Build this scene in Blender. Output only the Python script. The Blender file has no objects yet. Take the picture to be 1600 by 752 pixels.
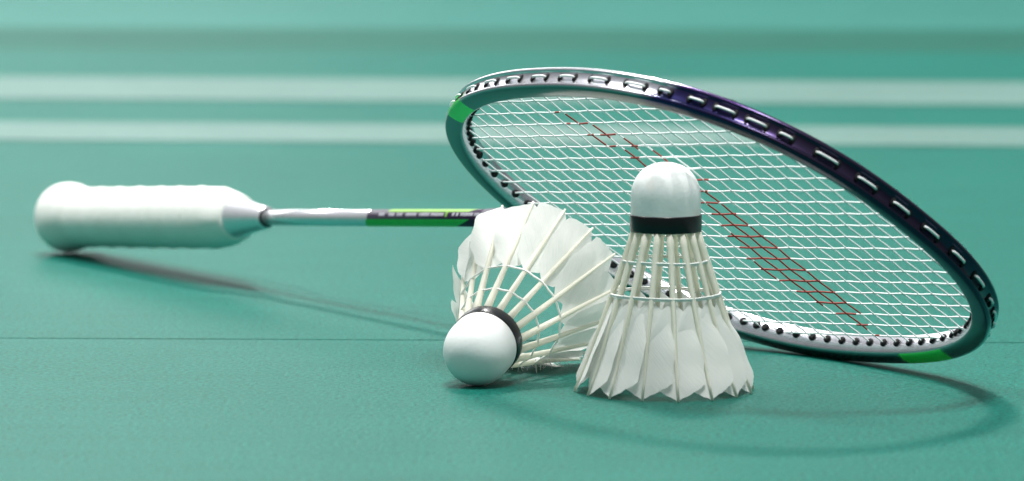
import bpy, math, random
from mathutils import Vector, Matrix
random.seed(7)
scene = bpy.context.scene
col = scene.collection
MM = 0.001

# ---------------------------------------------------------------- camera
CAM_H, CAM_PITCH, CAM_FPX = 231.03, math.radians(5.5623), 7831.3
cd = bpy.data.cameras.new('camera')
cam = bpy.data.objects.new('camera', cd); col.objects.link(cam)
cam.location = (0, 0, CAM_H * MM)
cam.rotation_euler = (math.pi / 2 - CAM_PITCH, 0, 0)
cd.sensor_fit = 'HORIZONTAL'; cd.sensor_width = 36.0
cd.lens = CAM_FPX / 1600 * 36.0
cd.clip_start, cd.clip_end = 0.02, 200
cd.dof.use_dof = True
cd.dof.focus_distance = 1.865
cd.dof.aperture_fstop = 16.5
scene.camera = cam

# ---------------------------------------------------------------- light of the hall
world = bpy.data.worlds.new('World'); scene.world = world; world.use_nodes = True
bgn = world.node_tree.nodes['Background']
wt = world.node_tree
w_tc = wt.nodes.new('ShaderNodeTexCoord'); w_sep = wt.nodes.new('ShaderNodeSeparateXYZ'); w_rmp = wt.nodes.new('ShaderNodeValToRGB')
w_rmp.color_ramp.elements[0].position = 0.0; w_rmp.color_ramp.elements[0].color = (0.20, 0.22, 0.22, 1)   # hall walls
w_rmp.color_ramp.elements[1].position = 0.75; w_rmp.color_ramp.elements[1].color = (0.93, 0.97, 1.0, 1)    # ceiling
wt.links.new(w_tc.outputs['Generated'], w_sep.inputs[0]); wt.links.new(w_sep.outputs[2], w_rmp.inputs[0])
wt.links.new(w_rmp.outputs[0], bgn.inputs[0]); bgn.inputs[1].default_value = 0.42
SUBJ = Vector((0.05, 1.81, 0.03))
def area_lamp(name, direction, dist, size, power, color=(1, 1, 1), size_y=None):
    d = Vector(direction).normalized()
    l = bpy.data.lights.new(name, 'AREA'); l.energy = power; l.color = color
    l.shape = 'RECTANGLE'; l.size = size; l.size_y = size_y or size
    o = bpy.data.objects.new(name, l); col.objects.link(o)
    o.location = SUBJ + d * dist
    o.rotation_euler = (-d).to_track_quat('-Z', 'Y').to_euler()
    return o
area_lamp('ceiling_lamp_back', (-0.09, 0.86, 1), 5.4, 0.6, 190, (1.0, 0.985, 0.96))
area_lamp('ceiling_lamp_left', (-0.66, 0.42, 1), 5.4, 0.5, 95, (1.0, 0.99, 0.97))
area_lamp('ceiling_lamp_overhead', (0.05, -0.14, 1), 5.0, 1.2, 250, (1.0, 0.99, 0.97))
area_lamp('glare_lamp_far', (-1.0, 3.1, 0.9), 7.5, 4.0, 50, (0.97, 1.0, 1.0), 1.6)  # unseen low lamp added to put pale glare on the left floor

scene.view_settings.view_transform = 'Standard'
scene.view_settings.look = 'None'
scene.view_settings.exposure = 0.32
scene.view_settings.gamma = 1.0

# ---------------------------------------------------------------- helpers
def mesh_obj(name, verts, faces, mat, parent=None, smooth=True, mats=None, midx=None):
    me = bpy.data.meshes.new(name)
    me.from_pydata([tuple(v) for v in verts], [], faces)
    for m in (mats or [mat]): me.materials.append(m)
    if midx: me.polygons.foreach_set('material_index', midx)
    if smooth: me.polygons.foreach_set('use_smooth', [True] * len(me.polygons))
    me.update()
    o = bpy.data.objects.new(name, me); col.objects.link(o)
    if parent: o.parent = parent
    return o
def child(name, me, parent, loc=None):
    o = bpy.data.objects.new(name, me); col.objects.link(o); o.parent = parent
    if loc is not None: o.matrix_local = loc
    return o
def tag(o, label, cat, group=None):
    o['label'] = label; o['category'] = cat
    if group: o['group'] = group
def empty(name, mat):
    o = bpy.data.objects.new(name, None); col.objects.link(o); o.matrix_world = mat
    o.empty_display_size = 0.02
    return o
def sweep(points, radius, sides, closed=False, up=Vector((0, 0, 1)), cap=True):
    """tube along points; radius is a number or a list"""
    n = len(points); V = []; F = []
    for i, p in enumerate(points):
        a = points[(i - 1) % n] if (closed or i > 0) else p
        b = points[(i + 1) % n] if (closed or i < n - 1) else p
        t = (b - a).normalized()
        s = t.cross(up)
        if s.length < 1e-6: s = t.cross(Vector((1, 0, 0)))
        s.normalize(); w = s.cross(t)
        r = radius[i] if isinstance(radius, (list, tuple)) else radius
        for k in range(sides):
            an = 2 * math.pi * k / sides
            V.append(p + s * (math.cos(an) * r) + w * (math.sin(an) * r))
    for i in range(n if closed else n - 1):
        for k in range(sides):
            j = (i + 1) % n; k2 = (k + 1) % sides
            F.append((i * sides + k, i * sides + k2, j * sides + k2, j * sides + k))
    if cap and not closed:
        F.append(tuple(range(sides))[::-1]); F.append(tuple((n - 1) * sides + k for k in range(sides)))
    return V, F
def lathe(profile, sides, axis='Z', rfun=None):
    """profile of (s, r); s runs along the axis"""
    V = []; F = []
    for s, r in profile:
        for k in range(sides):
            an = 2 * math.pi * k / sides
            rr = rfun(s, r, an) if rfun else r
            c, q = math.cos(an) * rr, math.sin(an) * rr
            V.append(Vector((c, q, s)) if axis == 'Z' else Vector((s, c, q)))
    m = len(profile)
    for i in range(m - 1):
        for k in range(sides):
            k2 = (k + 1) % sides
            f = (i * sides + k, i * sides + k2, (i + 1) * sides + k2, (i + 1) * sides + k)
            F.append(f)
    F.append(tuple(range(sides))[::-1]); F.append(tuple((m - 1) * sides + k for k in range(sides)))
    return V, F
def mm(vs): return [v * MM for v in vs]

# ---------------------------------------------------------------- materials
def new_mat(name):
    m = bpy.data.materials.new(name); m.use_nodes = True
    nt = m.node_tree; return m, nt, nt.nodes['Principled BSDF']
def N(nt, t, **kw):
    n = nt.nodes.new(t)
    for k, v in kw.items(): setattr(n, k, v)
    return n
def noise(nt, scale, detail=4, rough=0.55, coord='Object', vec=None):
    tc = N(nt, 'ShaderNodeTexCoord'); n = N(nt, 'ShaderNodeTexNoise')
    n.inputs['Scale'].default_value = scale; n.inputs['Detail'].default_value = detail
    n.inputs['Roughness'].default_value = rough
    if vec:
        mp = N(nt, 'ShaderNodeMapping'); mp.inputs['Scale'].default_value = vec
        nt.links.new(tc.outputs[coord], mp.inputs[0]); nt.links.new(mp.outputs[0], n.inputs[0])
    else: nt.links.new(tc.outputs[coord], n.inputs[0])
    return n
def ramp(nt, src, stops):
    r = N(nt, 'ShaderNodeValToRGB'); e = r.color_ramp.elements
    while len(e) < len(stops): e.new(0.5)
    for i, (p, c) in enumerate(stops):
        e[i].position = p; e[i].color = (*c, 1) if len(c) == 3 else c
    nt.links.new(src, r.inputs[0]); return r
def bump(nt, src, strength, dist, bsdf, prev=None):
    b = N(nt, 'ShaderNodeBump'); b.inputs['Strength'].default_value = strength; b.inputs['Distance'].default_value = dist
    nt.links.new(src, b.inputs['Height'])
    if prev: nt.links.new(prev.outputs[0], b.inputs['Normal'])
    nt.links.new(b.outputs[0], bsdf.inputs['Normal']); return b
def simple(name, color, rough=0.5, metal=0.0, spec=0.5, coat=0.0, var=0.0, vscale=300):
    m, nt, b = new_mat(name)
    b.inputs['Base Color'].default_value = (*color, 1); b.inputs['Roughness'].default_value = rough
    b.inputs['Metallic'].default_value = metal; b.inputs['Specular IOR Level'].default_value = spec
    b.inputs['Coat Weight'].default_value = coat; b.inputs['Coat Roughness'].default_value = 0.08
    if var:
        n = noise(nt, vscale)
        r = ramp(nt, n.outputs['Fac'], [(0.3, tuple(c * (1 - var) for c in color)), (0.7, tuple(min(1, c * (1 + var)) for c in color))])
        nt.links.new(r.outputs[0], b.inputs['Base Color'])
    return m

def floor_mat(name, c, rough=0.44, grain=1.0):
    m, nt, b = new_mat(name)
    big = noise(nt, 3.1, 5, 0.6)
    r1 = ramp(nt, big.outputs['Fac'], [(0.25, tuple(x * 0.92 for x in c)), (0.75, tuple(x * 1.08 for x in c))])
    fine = noise(nt, 520, 3, 0.75)
    r2 = ramp(nt, fine.outputs['Fac'], [(0.36, (1 - .46 * grain,) * 3), (0.64, (1 + .40 * grain,) * 3)])
    mx = N(nt, 'ShaderNodeMix', data_type='RGBA', blend_type='MULTIPLY'); mx.inputs[0].default_value = 1
    nt.links.new(r1.outputs[0], mx.inputs[6]); nt.links.new(r2.outputs[0], mx.inputs[7])
    # sparse scuffs and crumbs pressed into the mat
    tc = N(nt, 'ShaderNodeTexCoord'); vo = N(nt, 'ShaderNodeTexVoronoi'); vo.inputs['Scale'].default_value = 17
    nt.links.new(tc.outputs['Object'], vo.inputs['Vector'])
    sp = ramp(nt, vo.outputs['Distance'], [(0.018, (1, 1, 1)), (0.03, (0, 0, 0))])
    hue = ramp(nt, vo.outputs['Color'], [(0.0, (0.05, 0.08, 0.08)), (0.25, (0.02, 0.10, 0.08)), (0.5, (0.36, 0.55, 0.48)), (0.9, (0.45, 0.3, 0.14))])
    mx2 = N(nt, 'ShaderNodeMix', data_type='RGBA'); ml = N(nt, 'ShaderNodeMath', operation='MULTIPLY'); ml.inputs[1].default_value = 0.35
    nt.links.new(sp.outputs[0], ml.inputs[0]); nt.links.new(ml.outputs[0], mx2.inputs[0])
    nt.links.new(mx.outputs[2], mx2.inputs[6]); nt.links.new(hue.outputs[0], mx2.inputs[7])
    # long faint shoe scuffs
    sc_ = noise(nt, 14, 6, 0.65, vec=(1, 3.5, 1))
    r3 = ramp(nt, sc_.outputs['Fac'], [(0.35, (0.88, 0.92, 0.92)), (0.6, (1.05, 1.03, 1.03))])
    mx3 = N(nt, 'ShaderNodeMix', data_type='RGBA', blend_type='MULTIPLY'); mx3.inputs[0].default_value = 1
    nt.links.new(mx2.outputs[2], mx3.inputs[6]); nt.links.new(r3.outputs[0], mx3.inputs[7])
    nt.links.new(mx3.outputs[2], b.inputs['Base Color'])
    b.inputs['Roughness'].default_value = rough; b.inputs['Specular IOR Level'].default_value = 0.065
    bump(nt, fine.outputs['Fac'], 0.9, 0.0008, b)
    return m
FLOOR_C = (0.0085, 0.131, 0.101)
M_floor = floor_mat('court_green_vinyl', FLOOR_C)
M_line = floor_mat('pale_line_paint', (0.125, 0.22, 0.195), 0.44, 0.5)
M_strip = floor_mat('grey_green_band', (0.018, 0.112, 0.083), 0.5)
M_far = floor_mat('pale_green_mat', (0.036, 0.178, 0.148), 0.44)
M_joint = simple('joint_dirt', (0.05, 0.075, 0.06), 0.9, var=0.4)

def feather_mat(name, c1, c2, trans):
    m, nt, b = new_mat(name)
    st = noise(nt, 1.0, 3, 0.6, coord='UV', vec=(0.14, 1.7, 1))
    cl = noise(nt, 60, 4, 0.6)
    add = N(nt, 'ShaderNodeMath', operation='ADD'); nt.links.new(st.outputs['Fac'], add.inputs[0]); nt.links.new(cl.outputs['Fac'], add.inputs[1])
    hf = N(nt, 'ShaderNodeMath', operation='MULTIPLY'); hf.inputs[1].default_value = .5; nt.links.new(add.outputs[0], hf.inputs[0])
    r = ramp(nt, hf.outputs[0], [(0.36, c1), (0.6, c2)])
    b.inputs['Roughness'].default_value = 0.6; b.inputs['Specular IOR Level'].default_value = 0.25
    nt.links.new(r.outputs[0], b.inputs['Base Color'])
    bump(nt, st.outputs['Fac'], 0.5, 0.0004, b)
    tr = N(nt, 'ShaderNodeBsdfTranslucent'); nt.links.new(r.outputs[0], tr.inputs[0])
    mix = N(nt, 'ShaderNodeMixShader'); mix.inputs[0].default_value = trans
    nt.links.new(b.outputs[0], mix.inputs[1]); nt.links.new(tr.outputs[0], mix.inputs[2])
    nt.links.new(mix.outputs[0], nt.nodes['Material Output'].inputs[0])
    return m
M_vane = feather_mat('white_feather', (0.87, 0.90, 0.87), (0.985, 0.98, 0.95), 0.30)
M_quill = feather_mat('cream_quill', (0.93, 0.915, 0.80), (0.975, 0.96, 0.87), 0.36)
M_thread = simple('white_thread', (0.93, 0.94, 0.91), 0.6, var=0.04, vscale=1500)
M_tape = simple('black_glossy_tape', (0.005, 0.006, 0.007), 0.3, spec=0.35, coat=0.08)

def cork_mat():
    m, nt, b = new_mat('white_cork_leather')
    n = noise(nt, 55, 5, 0.6); r = ramp(nt, n.outputs['Fac'], [(0.3, (0.80, 0.83, 0.82)), (0.7, (0.88, 0.89, 0.89))])
    s = noise(nt, 90, 3, 0.6); rs = ramp(nt, s.outputs['Fac'], [(0.58, (0, 0, 0)), (0.74, (1, 1, 1))])
    k = N(nt, 'ShaderNodeMath', operation='MULTIPLY'); k.inputs[1].default_value = 0.3; nt.links.new(rs.outputs[0], k.inputs[0])
    mx = N(nt, 'ShaderNodeMix', data_type='RGBA'); nt.links.new(k.outputs[0], mx.inputs[0])
    nt.links.new(r.outputs[0], mx.inputs[6]); mx.inputs[7].default_value = (0.80, 0.55, 0.45, 1)
    nt.links.new(mx.outputs[2], b.inputs['Base Color'])
    b.inputs['Roughness'].default_value = 0.42; b.inputs['Specular IOR Level'].default_value = 0.4
    f = noise(nt, 700, 3, 0.6); bump(nt, f.outputs['Fac'], 0.22, 0.0003, b)
    return m
M_cork = cork_mat()

def paint_mat():
    """frame paint: colour is the paint scheme stored on the frame"""
    m, nt, b = new_mat('racket_frame_paint')
    at = N(nt, 'ShaderNodeVertexColor', layer_name='paint')
    fl = noise(nt, 2600, 1, 0.5); rf = ramp(nt, fl.outputs['Fac'], [(0.3, (0.86, 0.86, 0.88)), (0.7, (1.08, 1.08, 1.1))])
    mx = N(nt, 'ShaderNodeMix', data_type='RGBA', blend_type='MULTIPLY'); mx.inputs[0].default_value = 1
    nt.links.new(at.outputs['Color'], mx.inputs[6]); nt.links.new(rf.outputs[0], mx.inputs[7])
    nt.links.new(mx.outputs[2], b.inputs['Base Color'])
    mt = N(nt, 'ShaderNodeMath', operation='MULTIPLY'); mt.inputs[1].default_value = 0.95
    nt.links.new(at.outputs['Alpha'], mt.inputs[0]); nt.links.new(mt.outputs[0], b.inputs['Metallic'])
    b.inputs['Metallic'].default_value = 0.95; b.inputs['Roughness'].default_value = 0.27
    b.inputs['Coat Weight'].default_value = 0.35; b.inputs['Coat Roughness'].default_value = 0.06
    w = noise(nt, 130, 3, 0.5); bump(nt, w.outputs['Fac'], 0.08, 0.0008, b)
    return m
M_frame = paint_mat()
M_silver = simple('silver_shaft_lacquer', (0.78, 0.78, 0.82), 0.25, metal=0.7, coat=0.5, var=0.04)
M_purple = simple('dark_purple_lacquer', (0.030, 0.012, 0.045), 0.35, spec=0.3, coat=0.1, var=0.1)
M_lime = simple('pale_lime_lacquer', (0.20, 0.42, 0.055), 0.5, coat=0.05)
M_green = simple('bright_green_lacquer', (0.012, 0.50, 0.03), 0.4, coat=0.15, var=0.12)
M_print = simple('pale_print', (0.38, 0.36, 0.42), 0.45, var=0.3, vscale=500)
M_glint = simple('white_glint', (0.85, 0.85, 0.88), 0.4)  # white for the glints painted on the frame edge
M_black = simple('black_plastic', (0.006, 0.007, 0.008), 0.65, spec=0.2)
M_string = simple('white_string', (0.90, 0.92, 0.92), 0.35, spec=0.5, var=0.03)
M_ink = simple('red_stencil_ink', (0.30, 0.03, 0.02), 0.55, var=0.25, vscale=700)
M_cone = simple('silver_cone_plastic', (0.80, 0.80, 0.84), 0.28, metal=0.6, coat=0.4, var=0.03)

def grip_mat():
    m, nt, b = new_mat('white_overgrip')
    n = noise(nt, 70, 5, 0.6); r = ramp(nt, n.outputs['Fac'], [(0.3, (0.79, 0.80, 0.75)), (0.7, (0.90, 0.90, 0.865))])
    nt.links.new(r.outputs[0], b.inputs['Base Color']); b.inputs['Roughness'].default_value = 0.6
    b.inputs['Sheen Weight'].default_value = 0.2
    f = noise(nt, 1100, 2, 0.6); bump(nt, f.outputs['Fac'], 0.4, 0.0004, b)
    return m
M_grip = grip_mat()

# ---------------------------------------------------------------- the floor
def slab(name, y0, y1, mat, x0=-3.0, x1=3.0, tilt=0.0, z=0.0, thick=0.004, bevel=0.0):
    """flat sheet with its long edges running nearly across the view; tilt is dy/dx"""
    V = []; 
    for (x, y) in ((x0, y0), (x1, y0), (x1, y1), (x0, y1)):
        V.append(Vector((x, y + tilt * x, z)))
    V += [v - Vector((0, 0, thick)) for v in V]
    F = [(0, 1, 2, 3), (4, 7, 6, 5), (0, 4, 5, 1), (1, 5, 6, 2), (2, 6, 7, 3), (3, 7, 4, 0)]
    o = mesh_obj(name, V, F, mat, smooth=False); o['kind'] = 'structure'
    return o
T = -0.0386
slab('floor', 0.35, 1.9645, M_floor, tilt=T)                       # near mat, up to the joint
slab('floor', 1.9665, 3.888, M_floor, tilt=T)                      # far mat
slab('floor_joint', 1.958, 1.974, M_joint, tilt=T, z=-0.0003, thick=0.003)
slab('painted_line', 2.964, 3.112, M_line, tilt=-0.077, z=0.0006, thick=0.0004)
slab('painted_line', 3.316, 3.544, M_line, tilt=-0.09, z=0.0006, thick=0.0004)
slab('floor_strip', 3.8882, 4.21, M_strip, tilt=T)  # darker grey-green band across the far floor
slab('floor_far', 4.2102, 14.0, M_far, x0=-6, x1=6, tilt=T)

# ---------------------------------------------------------------- shuttlecocks
Q_TOP, Q_LEN, H_TOT = 57.8, 57.8, 83.1
R_TOP, R_TIP = 11.3, 31.8
SL = math.hypot(Q_LEN, R_TIP - R_TOP)
def feather_frame(): # feather in the XZ plane: outward +X, down the quill towards -Z
    d = Vector((R_TIP - R_TOP, 0, -Q_LEN)).normalized()
    nrm = Vector((-d.z, 0, d.x))
    if nrm.x < 0: nrm = -nrm
    return Vector((R_TOP, 0, Q_TOP)), d, Vector((0, 1, 0)), nrm
def vane_mesh(seed, broken=0.0, wsc=1.0, slope=(5.9, 5.9)):
    rnd = random.Random(seed)
    o, d, e, nr = feather_frame()
    NU, NV = 15, 12
    tw = math.radians(20 + rnd.uniform(-4, 4)); lean = rnd.uniform(-.25, .25)
    V, F, UV = [], [], []
    ph = [rnd.uniform(0, 6.3) for _ in range(4)]
    cut = rnd.uniform(-.5, .5)
    for i in range(NU):
        v = -1 + 2 * i / (NU - 1); av = abs(v)
        s0 = 24.6 + 3.8 * av ** 1.2 + (1.0 if v > 0 else 0) * av
        s1 = SL - slope[0 if v < 0 else 1] * av - 0.8 * max(0, av - .85) / .15 + cut * v * .6
        jag = 0.16 * math.sin(i * 2.3 + ph[0]) + 0.12 * math.sin(i * 5.1 + ph[1])
        if av > .05: s1 += jag
        if broken: s1 -= broken * (0.5 + .5 * math.sin(i * 3.7 + ph[2])) * av * 10
        for j in range(NV):
            t = j / (NV - 1); s = s0 + (s1 - s0) * t
            g = min(1, max(0, (s - 25) / 18)); g = g * g * (3 - 2 * g)
            w = (4.7 + 5.0 * g) * wsc * (0.95 if v < 0 else 1.05)
            y = v * w + lean * (s - 27) / 35 + (0.18 * math.sin(s * .8 + ph[3]) * av)
            r_here = R_TOP + (R_TIP - R_TOP) * s / SL
            off = -y * y / (2 * r_here) * 0.75 + math.tan(tw) * y * (0.35 + .65 * g)
            off += 0.12 * math.sin(s * .45 + ph[1]) * v + 0.9 * ((s - 27) / 35) ** 2 * (1 - .4 * av)
            V.append(o + d * s + e * y + nr * (off - .35)); UV.append((y + seed * 37, s - 1.15 * abs(y)))
    for i in range(NU - 1):
        for j in range(NV - 1):
            F.append((i * NV + j, (i + 1) * NV + j, (i + 1) * NV + j + 1, i * NV + j + 1))
    me = bpy.data.meshes.new('feather'); me.from_pydata([tuple(v * MM) for v in V], [], F)
    uvl = me.uv_layers.new(name='UVMap')
    for p in me.polygons:
        p.use_smooth = True
        for li in p.loop_indices: uvl.data[li].uv = UV[me.loops[li].vertex_index]
    me.materials.append(M_vane); return me
def quill_mesh(seed):
    o, d, e, nr = feather_frame(); pts = []; rad = []
    for k in range(11):
        t = k / 10; s = -1.5 + (SL + 1.5 + .3) * t
        bow = 0.9 * max(0, (s - 27) / 35) ** 2
        pts.append((o + d * s + nr * (0.15 + bow)) * MM)
        rad.append((1.60 - 1.12 * t ** 0.8) * MM)
    V, F = sweep(pts, rad, 6, up=Vector((0, 1, 0)))
    me = bpy.data.meshes.new('quill'); me.from_pydata([tuple(v) for v in V], [], F)
    me.polygons.foreach_set('use_smooth', [True] * len(me.polygons)); me.materials.append(M_quill)
    return me
VANES = [vane_mesh(i) for i in range(8)]
VANES_WORN = [vane_mesh(60 + i, 0, 0.93, ((9.0, 4.2), (7.5, 5.6), (10.0, 3.6), (5.2, 8.2))[i % 4]) for i in range(8)]
BROKEN = [vane_mesh(40 + i, 1.0) for i in range(2)]
QUILLS = [quill_mesh(i) for i in range(2)]
def cork_meshes():
    R = 12.75; prof = []
    prof.append((Q_TOP - 0.2, 9.5)); prof.append((Q_TOP + .1, 12.3)); prof.append((Q_TOP + .5, 12.6))
    for k in range(6): prof.append((Q_TOP + 1 + k * 2.3, R))
    z0 = Q_TOP + 12.5; hh = H_TOT - z0
    for k in range(1, 15):
        an = math.pi / 2 * k / 14.3
        prof.append((z0 + hh * math.sin(an) ** 1.0, R * math.cos(an) ** 0.86))
    prof.append((H_TOT, 0.25))
    cork = [(s, r) for s, r in prof]
    tape = [(Q_TOP + .35, 12.5), (Q_TOP + .3, 12.95), (Q_TOP + .7, 13.06), (Q_TOP + 3.2, 13.1), (Q_TOP + 5.9, 13.06), (Q_TOP + 6.35, 12.95), (Q_TOP + 6.4, 12.5)]
    return lathe(cork, 56), lathe(tape, 56)
(CV, CF), (TV, TF) = cork_meshes()
def thread_mesh(z, seed):
    rnd = random.Random(seed); P = []; n = 64
    r0 = R_TOP + (R_TIP - R_TOP) * (Q_TOP - z) / Q_LEN
    for k in range(n):
        an = 2 * math.pi * k / n
        near = math.cos(16 * an)              # bulges over each quill, cuts straight between them
        r = r0 + 0.72 + 0.2 * near
        P.append(Vector((math.cos(an) * r, math.sin(an) * r, z + 0.18 * math.sin(3 * an + seed) + rnd.uniform(-.06, .06))) * MM)
    V1, F1 = sweep(P, 0.36 * MM, 6, closed=True)
    P2 = [p + Vector((0, 0, (-.62 + .1 * math.sin(k * .7)) * MM)) + Vector((p.x, p.y, 0)).normalized() * (-.1 * MM) for k, p in enumerate(P)]
    V2, F2 = sweep(P2, 0.33 * MM, 6, closed=True)
    n1 = len(V1)
    return V1 + V2, F1 + [tuple(i + n1 for i in f) for f in F2]
def shuttlecock(matrix, phase, label, broken_idx=(), splay={}, vseed=0, spin=0, base_splay=0, vanes=VANES):
    root = empty('shuttlecock', matrix)
    tag(root, label, 'shuttlecock', 'white feather shuttlecocks in front of the racket')
    ck = mesh_obj('cork', mm(CV), CF, M_cork, root)
    ck.matrix_local = Matrix.Rotation(spin, 4, 'Z')
    mesh_obj('tape_band', mm(TV), TF, M_tape, ck)
    for k in range(16):
        m = Matrix.Rotation(phase + 2 * math.pi * k / 16, 4, 'Z')
        me = BROKEN[k % 2] if k in broken_idx else vanes[(k * 5 + vseed) % 8]
        rnd = random.Random(k + 31 * vseed)
        wob = Matrix.Translation((0, 0, rnd.uniform(-.3, .3) * MM))
        o_, d_, e_, n_ = feather_frame()
        tw = Matrix.Translation(o_ * MM) @ Matrix.Rotation(math.radians(splay.get(k, base_splay + rnd.uniform(-3, 3))), 4, d_) @ Matrix.Rotation(math.radians(rnd.uniform(-.7, .7)), 4, e_) @ Matrix.Translation(-o_ * MM)
        f = child('feather', me, root, m @ wob @ tw)
        child('quill', QUILLS[k % 2], f)
    for i, z in enumerate((47.6, 35.4)):
        V, F = thread_mesh(z, vseed * 3 + i)
        t = mesh_obj('thread_ring', V, F, M_thread, root)
        t.matrix_local = Matrix.Rotation(phase, 4, 'Z')
    return root
# standing on its feather tips, cork up; azimuth 0 of a feather = +X, camera sits at -Y
up_sh = shuttlecock(Matrix.Translation((55.7 * MM, 1808.5 * MM, 0.3 * MM)), math.radians(-90 + 6),
    'white feather shuttlecock standing upright on its feather tips with cork up', vseed=1, base_splay=-11)
# lying on its side, cork towards the camera
def lying_matrix():
    elev = math.radians(15.0); az = math.radians(70.0)
    w = Vector((math.cos(elev) * math.cos(az), math.cos(elev) * math.sin(az), math.sin(elev)))   # cork -> feathers
    zl = -w
    xl = (Vector((0, 0, 1)) - zl * zl.z).normalized()          # feather azimuth 0 points up
    yl = zl.cross(xl)
    R = Matrix((xl, yl, zl)).transposed().to_4x4()
    cork_c = Vector((-12.4, 1823.7, 12.9))
    loc = cork_c + w * (H_TOT - 12.75)
    return Matrix.Translation(loc * MM) @ R
LM = lying_matrix()
ly_sh = shuttlecock(LM, 0.0, 'white feather shuttlecock lying on its side with round cork towards the viewer', broken_idx=(7, 8, 9), splay={9: -10, 10: -12, 11: -12, 12: -9, 13: -4, 14: 6, 15: 10, 0: 13, 1: 12, 2: 4, 3: -30, 4: -40, 5: -46, 6: -35}, vseed=3, spin=1.9, vanes=VANES_WORN)
# torn barbs hanging off the underside of the lying shuttlecock
def fray():
    rnd = random.Random(5); V = []; F = []
    inv = LM.inverted()
    for k in range(70):
        s = rnd.uniform(20, 56); r = R_TOP + (R_TIP - R_TOP) * s / SL
        an = math.pi + rnd.uniform(-.85, .65)
        z = Q_TOP - s * Q_LEN / SL
        p0 = Vector((math.cos(an) * r, math.sin(an) * r, z))
        d = Vector((math.cos(an), math.sin(an), rnd.uniform(-1.0, .6)))
        d += Vector((rnd.uniform(-.7, .5), rnd.uniform(-.9, .9), 0)); d.normalize()
        L = rnd.uniform(2.5, 6.5); bend = Vector((rnd.uniform(-1, 1), rnd.uniform(-1, 1), rnd.uniform(-1, 1))) * 1.4
        pts = []
        for q in range(5):
            t = q / 4; p = p0 + d * (L * t) + bend * t * t
            wp = LM @ (p * MM)
            if wp.z < 0.4 * MM: wp.z = 0.4 * MM
            pts.append(inv @ wp)
        v, f = sweep(pts, [.16 * MM, .15 * MM, .12 * MM, .09 * MM, .05 * MM], 4)
        F += [tuple(i + len(V) for i in ff) for ff in f]; V += v
    o = mesh_obj('torn_barb', V, F, M_vane, ly_sh); o['kind'] = 'stuff'
fray()

# ---------------------------------------------------------------- racket
B = Vector((-206.91, 2312.92, 16.6)); YAW, EL, ROLL = map(math.radians, (-58.859, 4.4905, 143.974))
HA, HB, HN, LEN = 123.81, 89.59, 2.331, 675.2
ax = Vector((math.cos(EL) * math.cos(YAW), math.cos(EL) * math.sin(YAW), math.sin(EL)))
lf = Vector((0, 0, 1)).cross(ax).normalized(); upv = ax.cross(lf)
uu = lf * math.cos(ROLL) + upv * math.sin(ROLL); nn = ax.cross(uu)
RM = Matrix.Translation(B * MM) @ Matrix((ax, uu, nn)).transposed().to_4x4()
racket = empty('badminton_racket', RM)
tag(racket, 'badminton racket with white grip, silver and purple frame and white strings, propped behind the shuttlecocks', 'racket')
XC = LEN - HA - 5                       # head centre along the racket
def ring(t):
    c, s = math.cos(t), math.sin(t); e = 2 / HN
    return Vector((HA * math.copysign(abs(c) ** e, c), HB * math.copysign(abs(s) ** e, s), 0))
# resample the head curve evenly
dense = [ring(2 * math.pi * i / 4000) for i in range(4000)]
cum = [0]
for i in range(4000): cum.append(cum[-1] + (dense[(i + 1) % 4000] - dense[i]).length)
PER = cum[-1]
import bisect
def at_len(l):
    l %= PER; i = min(bisect.bisect_right(cum, l) - 1, 3999); f = (l - cum[i]) / (cum[i + 1] - cum[i])
    return dense[i].lerp(dense[(i + 1) % 4000], f)
def frame_at(l):
    p = at_len(l); t = (at_len(l + .8) - at_len(l - .8)).normalized(); o = Vector((t.y, -t.x, 0))   # outward
    return p, t, o
def nearest_len(p):
    i = min(range(0, 4000, 4), key=lambda k: (dense[k] - p).length_squared)
    i = min(range(i - 6, i + 7), key=lambda k: (dense[k % 4000] - p).length_squared)
    return cum[i % 4000]
# section: (outward, normal), a rounded box with a groove on the outside
def section():
    w, d, c = 4.1, 4.6, 1.7; P = []
    def arc(cx, cy, r, a0, a1, n):
        for k in range(n + 1):
            a = math.radians(a0 + (a1 - a0) * k / n); P.append((cx + r * math.cos(a), cy + r * math.sin(a)))
    P.append((w - .95, -2.0)); P.append((w - .95, 2.0)); P.append((w - .75, 2.3)); P.append((w - .1, 2.75))
    arc(w - c, d - c, c, 8, 90, 4)
    P.append((0, d + .15))
    arc(-w + c + .4, d - c, c, 90, 165, 4)
    P.append((-w - .15, 1.3)); P.append((-w - .15, -1.3))
    arc(-w + c + .4, -d + c, c, 195, 270, 4)
    P.append((0, -d - .15))
    arc(w - c, -d + c, c, 270, 352, 4)
    P.append((w - .1, -2.75)); P.append((w - .75, -2.3))
    return P
SEC = section()
SILVER, PURPLE, BLUE, GREEN, DARK, DIM_REFLECTION = (0.74, 0.74, 0.78), (0.075, 0.022, 0.14), (0.012, 0.014, 0.10), (0.05, 0.80, 0.07), (0.012, 0.016, 0.022), (0.10, 0.13, 0.13)
def mixc(a, b, t):
    t = max(0, min(1, t)); return tuple(x + (y - x) * t for x, y in zip(a, b))
L_top_silver = nearest_len(Vector((67, 72, 0))); L_low_silver = nearest_len(Vector((97, -64, 0)))
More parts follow.
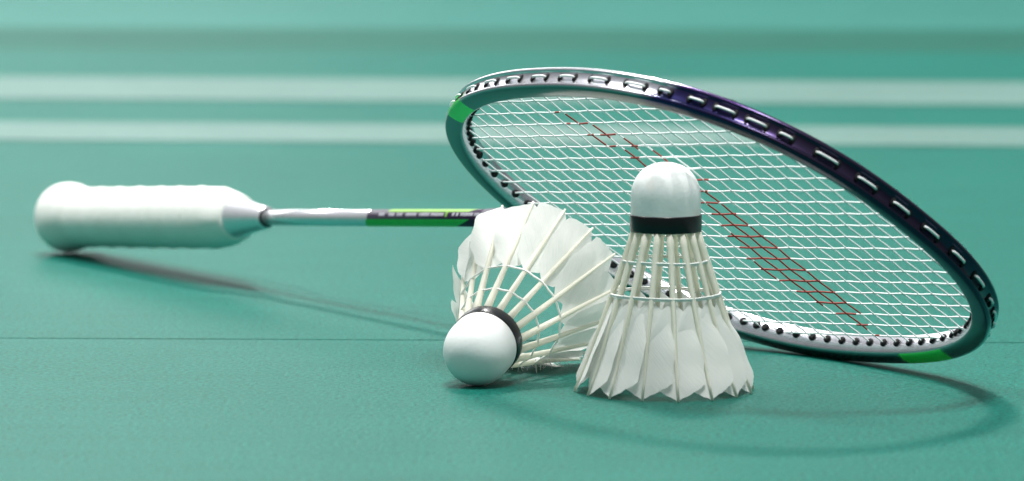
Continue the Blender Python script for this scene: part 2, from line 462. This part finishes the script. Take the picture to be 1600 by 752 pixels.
def paint(l, o, nz):
    """paint scheme around the head; l = length along the ring from the tip"""
    p = at_len(l)
    # purple and dark blue from the upper shoulder over the tip
    d_top = L_top_silver - (l % PER)                  # > 0 inside dark zone (tip side)
    d_low = (l % PER) - L_low_silver
    f = 0
    if 0 <= l % PER <= L_top_silver + 12: f = max(0, min(1, (d_top + 6 + (1.2 * nz)) / 9))
    if l % PER >= L_low_silver - 12: f = max(0, min(1, (d_low + 5) / 10))
    far = max(0, min(1, (p.x - 70) / 38))
    outer = BLUE if o > 0 else DARK
    body = mixc(outer, PURPLE, max(0, (-nz - 1.5) / 3.2))
    body = mixc(body, mixc(DARK, PURPLE, .25), far)
    c = mixc(mixc(SILVER, DIM_REFLECTION, (nz - 3.6) / .8), body, f)       # underside colour darkened to stand in for its dim floor reflection
    # bright green flashes
    metal = 1.0
    for (gx, gy, hl) in ((-70, 83.5, 9), (37, -92.5, 15)):
        q = nearest_cache[(gx, gy)]
        dl = abs(((l - q + PER / 2) % PER) - PER / 2)
        if nz > 0.2 and dl < hl + (nz - 2.5) * 1.3 and o > -3.3:
            c = mixc(c, GREEN, (hl + (nz - 2.5) * 1.3 - dl) / 1.2)
            metal = 1 - .8 * max(0, min(1, (hl + (nz - 2.5) * 1.3 - dl) / 1.2))
    return (*c, metal)
nearest_cache = {k: nearest_len(Vector((*k, 0))) for k in ((-70, 83.5), (37, -92.5))}
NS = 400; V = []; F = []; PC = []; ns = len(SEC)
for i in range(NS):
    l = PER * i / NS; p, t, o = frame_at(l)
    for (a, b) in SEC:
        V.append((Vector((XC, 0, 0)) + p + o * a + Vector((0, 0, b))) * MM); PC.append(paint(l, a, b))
for i in range(NS):
    for k in range(ns):
        j = (i + 1) % NS; k2 = (k + 1) % ns
        F.append((i * ns + k, j * ns + k, j * ns + k2, i * ns + k2))
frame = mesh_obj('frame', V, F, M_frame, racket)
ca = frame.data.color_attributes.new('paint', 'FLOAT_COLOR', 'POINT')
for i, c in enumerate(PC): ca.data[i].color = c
zmin = min((RM @ v.co).z for v in frame.data.vertices)

# throat tee where the shaft enters the head
V, F = lathe([(XC - HA - 40, 3.75), (XC - HA - 30, 4.1), (XC - HA - 14, 4.6), (XC - HA - 6, 5.6), (XC - HA - 2, 6.4)], 24, 'X')
mesh_obj('throat', mm(V), F, M_purple, racket)

# shaft, cone, grip
zl = Vector((ax.z, uu.z, nn.z)); zl.x = 0; zl.normalize()          # world up in the racket's cross section
sl = Vector((1, 0, 0)).cross(zl)                                   # sideways
tocam = Vector((RM.inverted().to_3x3() @ (Vector((0, -1, 0)))));
if sl.dot(tocam) < 0: sl = -sl
RS = 3.5
V, F = lathe([(150, RS), (290.5, RS)], 32, 'X'); shaft = mesh_obj('shaft', mm(V), F, M_silver, racket)
V, F = lathe([(290.6, RS + .02), (XC - HA - 20, RS + .02)], 32, 'X'); mesh_obj('painted_shaft', mm(V), F, M_purple, shaft)
def decal(name, s0, s1, a0, a1, mat, slant0=0.0, slant1=0.0, off=0.08, na=10):
    """patch of lacquer wrapped on the shaft; angles from the top towards the viewer"""
    V = []; F = []; nsx = 6
    for i in range(na + 1):
        f = i / na; an = math.radians(a0 + (a1 - a0) * f)
        rad = zl * math.cos(an) + sl * math.sin(an)
        for j in range(nsx + 1):
            g = j / nsx; s = (s0 + slant0 * f) * (1 - g) + (s1 + slant1 * f) * g
            V.append((Vector((s, 0, 0)) + rad * (RS + .02 + off)) * MM)
    for i in range(na):
        for j in range(nsx):
            F.append((i * (nsx + 1) + j, (i + 1) * (nsx + 1) + j, (i + 1) * (nsx + 1) + j + 1, i * (nsx + 1) + j + 1))
    mesh_obj(name, V, F, mat, shaft)
decal('lime_stripe', 307, 382, -40, 44, M_lime, 0, -10)
decal('green_stripe', 290, 374, 96, 175, M_green, -4, -18)
for s0, s1 in ((300.5, 305.2), (308.6, 313.5), (315, 320), (322.5, 331.5), (333.5, 342), (343, 353.5), (360.0, 362), (363.2, 365), (366.6, 376.5), (377.4, 381.5), (383.2, 385)):
    decal('print_glint_mark', s0, s1, 52, 74, M_print, na=4)
decal('lime_tick', 354.5, 356.2, 46, 80, M_lime, na=5)

V, F = lathe([(148, 11.8), (158, 11.6), (164, 10.6), (172, 8.9), (181, 7.1), (190, 5.8), (196.2, 4.9), (197.3, 4.6)], 48, 'X')
cone = mesh_obj('cone', mm(V), F, M_cone, racket)
V, F = lathe([(197.0, 4.0), (197.4, 4.2), (197.9, 4.15), (198.2, 3.55)], 32, 'X'); mesh_obj('collar_ring', mm(V), F, M_black, cone)
def grip_r(s, r, an):
    oct_ = (abs(math.cos(an)) ** 5 + abs(math.sin(an)) ** 5) ** (-1 / 5)
    k = 0.16
    fl = max(0, min(1, (s - 8) / 14))
    r2 = r * (1 + k * fl * (oct_ - 1) * .7 - .01)
    pitch = 20.0; u = (s / pitch - an / (2 * math.pi)) % 1.0
    ridge = 0.50 * math.exp(-((u - .05) / .05) ** 2) - 0.45 * math.exp(-((u - .95) / .035) ** 2) + .12 * u
    return r2 + ridge * max(0, min(1, (s + 2) / 6)) * max(0, min(1, (170 - s) / 6))
prof = [(-4.6, 5), (-4.4, 10.5), (-3.6, 13.4), (-1.6, 15.4), (0.8, 16.1), (4, 16.3), (7, 16.0), (11, 15.1), (16, 14.2), (22, 13.6)]
prof += [(24 + k * 1.5, 13.35) for k in range(int((146 - 24) / 1.5) + 1)]
prof += [(148, 13.3), (153, 13.15), (158, 12.75), (163, 12.0), (167.5, 11.0), (171, 10.0), (172, 9.2)]
V, F = lathe(prof, 72, 'X', grip_r); mesh_obj('grip', mm(V), F, M_grip, racket)

# strings
def inner_half(coord, axis):
    """where a string at the given offset meets the frame: (low, high) along the other axis"""
    best = []
    for i in range(0, 4000):
        p, q = dense[i], dense[(i + 1) % 4000]
        a, b = p[axis] - coord, q[axis] - coord
        if a * b <= 0 and a != b:
            f = a / (a - b); best.append(p.lerp(q, f)[1 - axis])
    return (min(best), max(best)) if len(best) > 1 else None
MAINS = [-0.85 + sg * (3.77 + 7.55 * j) for j in range(11) for sg in (1, -1)]
CROSS = [-1.2 + 9.05 * k for k in range(-12, 13)]
CROSS = [x for x in CROSS if abs(x) < 112]
# red stencil printed on the strings, in head coordinates: (main, from, to) and (cross, from, to)
INK_MAIN = [(69.4, -16.6, -12.2), (62.8, -17.8, -14.7), (62.8, -9.3, -2.4), (55.6, -13.2, -8.4), (55.6, -3.8, 6.6), (48, -8.4, -4.1),
            (48, 6.4, 11.8), (40.4, -3.3, 2), (33, 1, 9), (33, 14, 22), (25, 6, 12), (25, 20.7, 28.9), (18, 3.5, 19), (10, 4.5, 15.9), (3.3, 1.7, 18.1), (-4.6, -1.2, 17.4),
            (-12.3, -5.8, 18.1), (-19.6, -8.2, 17.6), (-27.4, -12.2, 17.3), (-35.1, -12.6, 17.7), (-43, -9.7, 17.7), (-51.6, -6.1, 18.5),
            (-58.7, -3.3, 16.9), (-65.3, 1.4, 14.5), (-71.6, 5.8, 13.4), (-79, 8.2, 11.1)]
INK_CROSS = [(-10.25, 62.5, 69.4), (-1.2, 53.4, 62), (-10.25, 48.6, 56.7), (7.85, 46, 54), (-1.2, 33, 46.3), (16.9, 24, 46), (7.85, 18, 33),
             (16.9, -65, 18), (7.85, -75.6, 10), (-1.2, -59, -9.6), (-10.25, -40.8, -29.8)]
def inked(axis, coord, s):
    for c, a, b in (INK_MAIN if axis == 1 else INK_CROSS):
        if abs(c - coord) < 3.6 and a <= s <= b: return 1
    return 0
RSTR = 0.365
def string_obj(axis, coord, idx):
    lo, hi = inner_half(coord, axis)
    others = sorted(CROSS if axis == 1 else MAINS)
    pts = []
    step = 1.5; n = int((hi - lo) / step)
    for i in range(n + 1):
        s = lo + (hi - lo) * i / n
        # weave over and under the strings of the other set
        if axis == 1: k = (s + 1.2) / 9.05
        else: k = (s - 2.92) / 7.55
        sign = 1 if idx % 2 else -1
        z = 0.12 * sign * math.cos(math.pi * k) * (1 if axis == 1 else -1) * (1 if True else 0)
        edge = min(1, (s - lo) / 12, (hi - s) / 12)
        z *= max(0, edge)
        pts.append(Vector((s, coord, z)) if axis == 1 else Vector((coord, s, z)))
    V, F = sweep([(Vector((XC, 0, 0)) + p) * MM for p in pts], (RSTR if axis == 1 else RSTR - .05) * MM, 5)
    mi = []
    for f in F:
        i = min(f) // 5; p = pts[min(i, len(pts) - 1)]; q = pts[min(i + 1, len(pts) - 1)]
        c = (p + q) / 2; mi.append(inked(axis, coord, c[1 - axis]))
    mesh_obj('string', V, F, None, racket, mats=[M_string, M_ink], midx=mi)
    return lo, hi
def kpar(coord, axis):
    return round((coord + 1.2) / 9.05) if axis == 0 else round((coord - 2.92) / 7.55)
holes = []
for c in MAINS:
    lo, hi = string_obj(1, c, kpar(c, 1))
    holes += [nearest_len(Vector((lo, c, 0))), nearest_len(Vector((hi, c, 0)))]
for c in CROSS:
    lo, hi = string_obj(0, c, kpar(c, 0))
    holes += [nearest_len(Vector((c, lo, 0))), nearest_len(Vector((c, hi, 0)))]
holes.sort()
# near the shoulders main and cross holes crowd: keep them at least 4 mm apart
for _ in range(60):
    for i in range(len(holes)):
        j = (i + 1) % len(holes); gap = (holes[j] - holes[i]) % PER
        if gap < 4.6:
            m = (4.6 - gap) / 2; holes[i] -= m; holes[j] += m
# grommets: flange on the inside, barrel through the frame, collar in the outer groove
GP = [(-5.15, 0.5), (-5.2, 1.0), (-5.0, 1.45), (-4.3, 1.6), (-4.2, 1.05), (2.6, 1.05), (2.9, 1.0), (3.3, 1.08), (3.62, 0.95), (3.66, 0.5)]
GV, GF = lathe(GP, 12, 'X')
def scale_outer(v):  # collar stretched across the groove
    return Vector((v.x, v.y, v.z * (1.6 if v.x > 2.8 else 1)))
gme = bpy.data.meshes.new('grommet'); gme.from_pydata([tuple(scale_outer(v) * MM) for v in GV], [], GF)
gme.polygons.foreach_set('use_smooth', [True] * len(gme.polygons)); gme.materials.append(M_black)
for l in holes:
    p, t, o = frame_at(l)
    m = Matrix((o, t, o.cross(t))).transposed().to_4x4(); m.translation = (Vector((XC, 0, 0)) + p) * MM
    child('grommet', gme, frame, m)
# string running outside between neighbouring holes, lying in the groove
for i in range(0, len(holes), 2):
    a, b = holes[i], holes[(i + 1) % len(holes)]
    if b < a: b += PER
    if b - a > 22: continue
    pts = []
    for k in range(9):
        f = k / 8; l = a + (b - a) * f; p, t, o = frame_at(l)
        dip = 3.3 + 1.0 * min(1, math.sin(math.pi * f) * 2.2)
        pts.append((Vector((XC, 0, 0)) + p + o * dip) * MM)
    V, F = sweep(pts, 0.46 * MM, 6)
    mesh_obj('string_loop', V, F, M_string, racket)
# painted-in glints: small white patches along the edge of the purple part of the frame
rnd = random.Random(3)
def frame_glint(x, y, ln, a, b, wdt=0.8):
    l = nearest_len(Vector((x, y, 0))); V = []
    for dl, db in ((-ln / 2, -wdt / 2), (ln / 2, -wdt / 2), (ln / 2, wdt / 2), (-ln / 2, wdt / 2)):
        p, t, o = frame_at(l + dl)
        V.append((Vector((XC, 0, 0)) + p + o * (a + db * .5) + Vector((0, 0, b - db * .6))) * MM)
    o_ = mesh_obj('print_glint_mark', V, [(0, 1, 2, 3)], M_glint, frame, smooth=False)

for (x, y, ln) in ((89.8, 60.8, 2.6), (119.8, 27.2, 1.4), (121.8, 11.0, 1.8), (122.6, 6, .8), (122.9, 2.1, 1.0), (123.5, -15.4, 1.2), (123.6, -20.4, 1.1), (123.4, -22.8, 1.0), (123.3, -25.2, 1.0), (123, -29, .7)):
    frame_glint(x, y, ln, 3.62, -4.2)
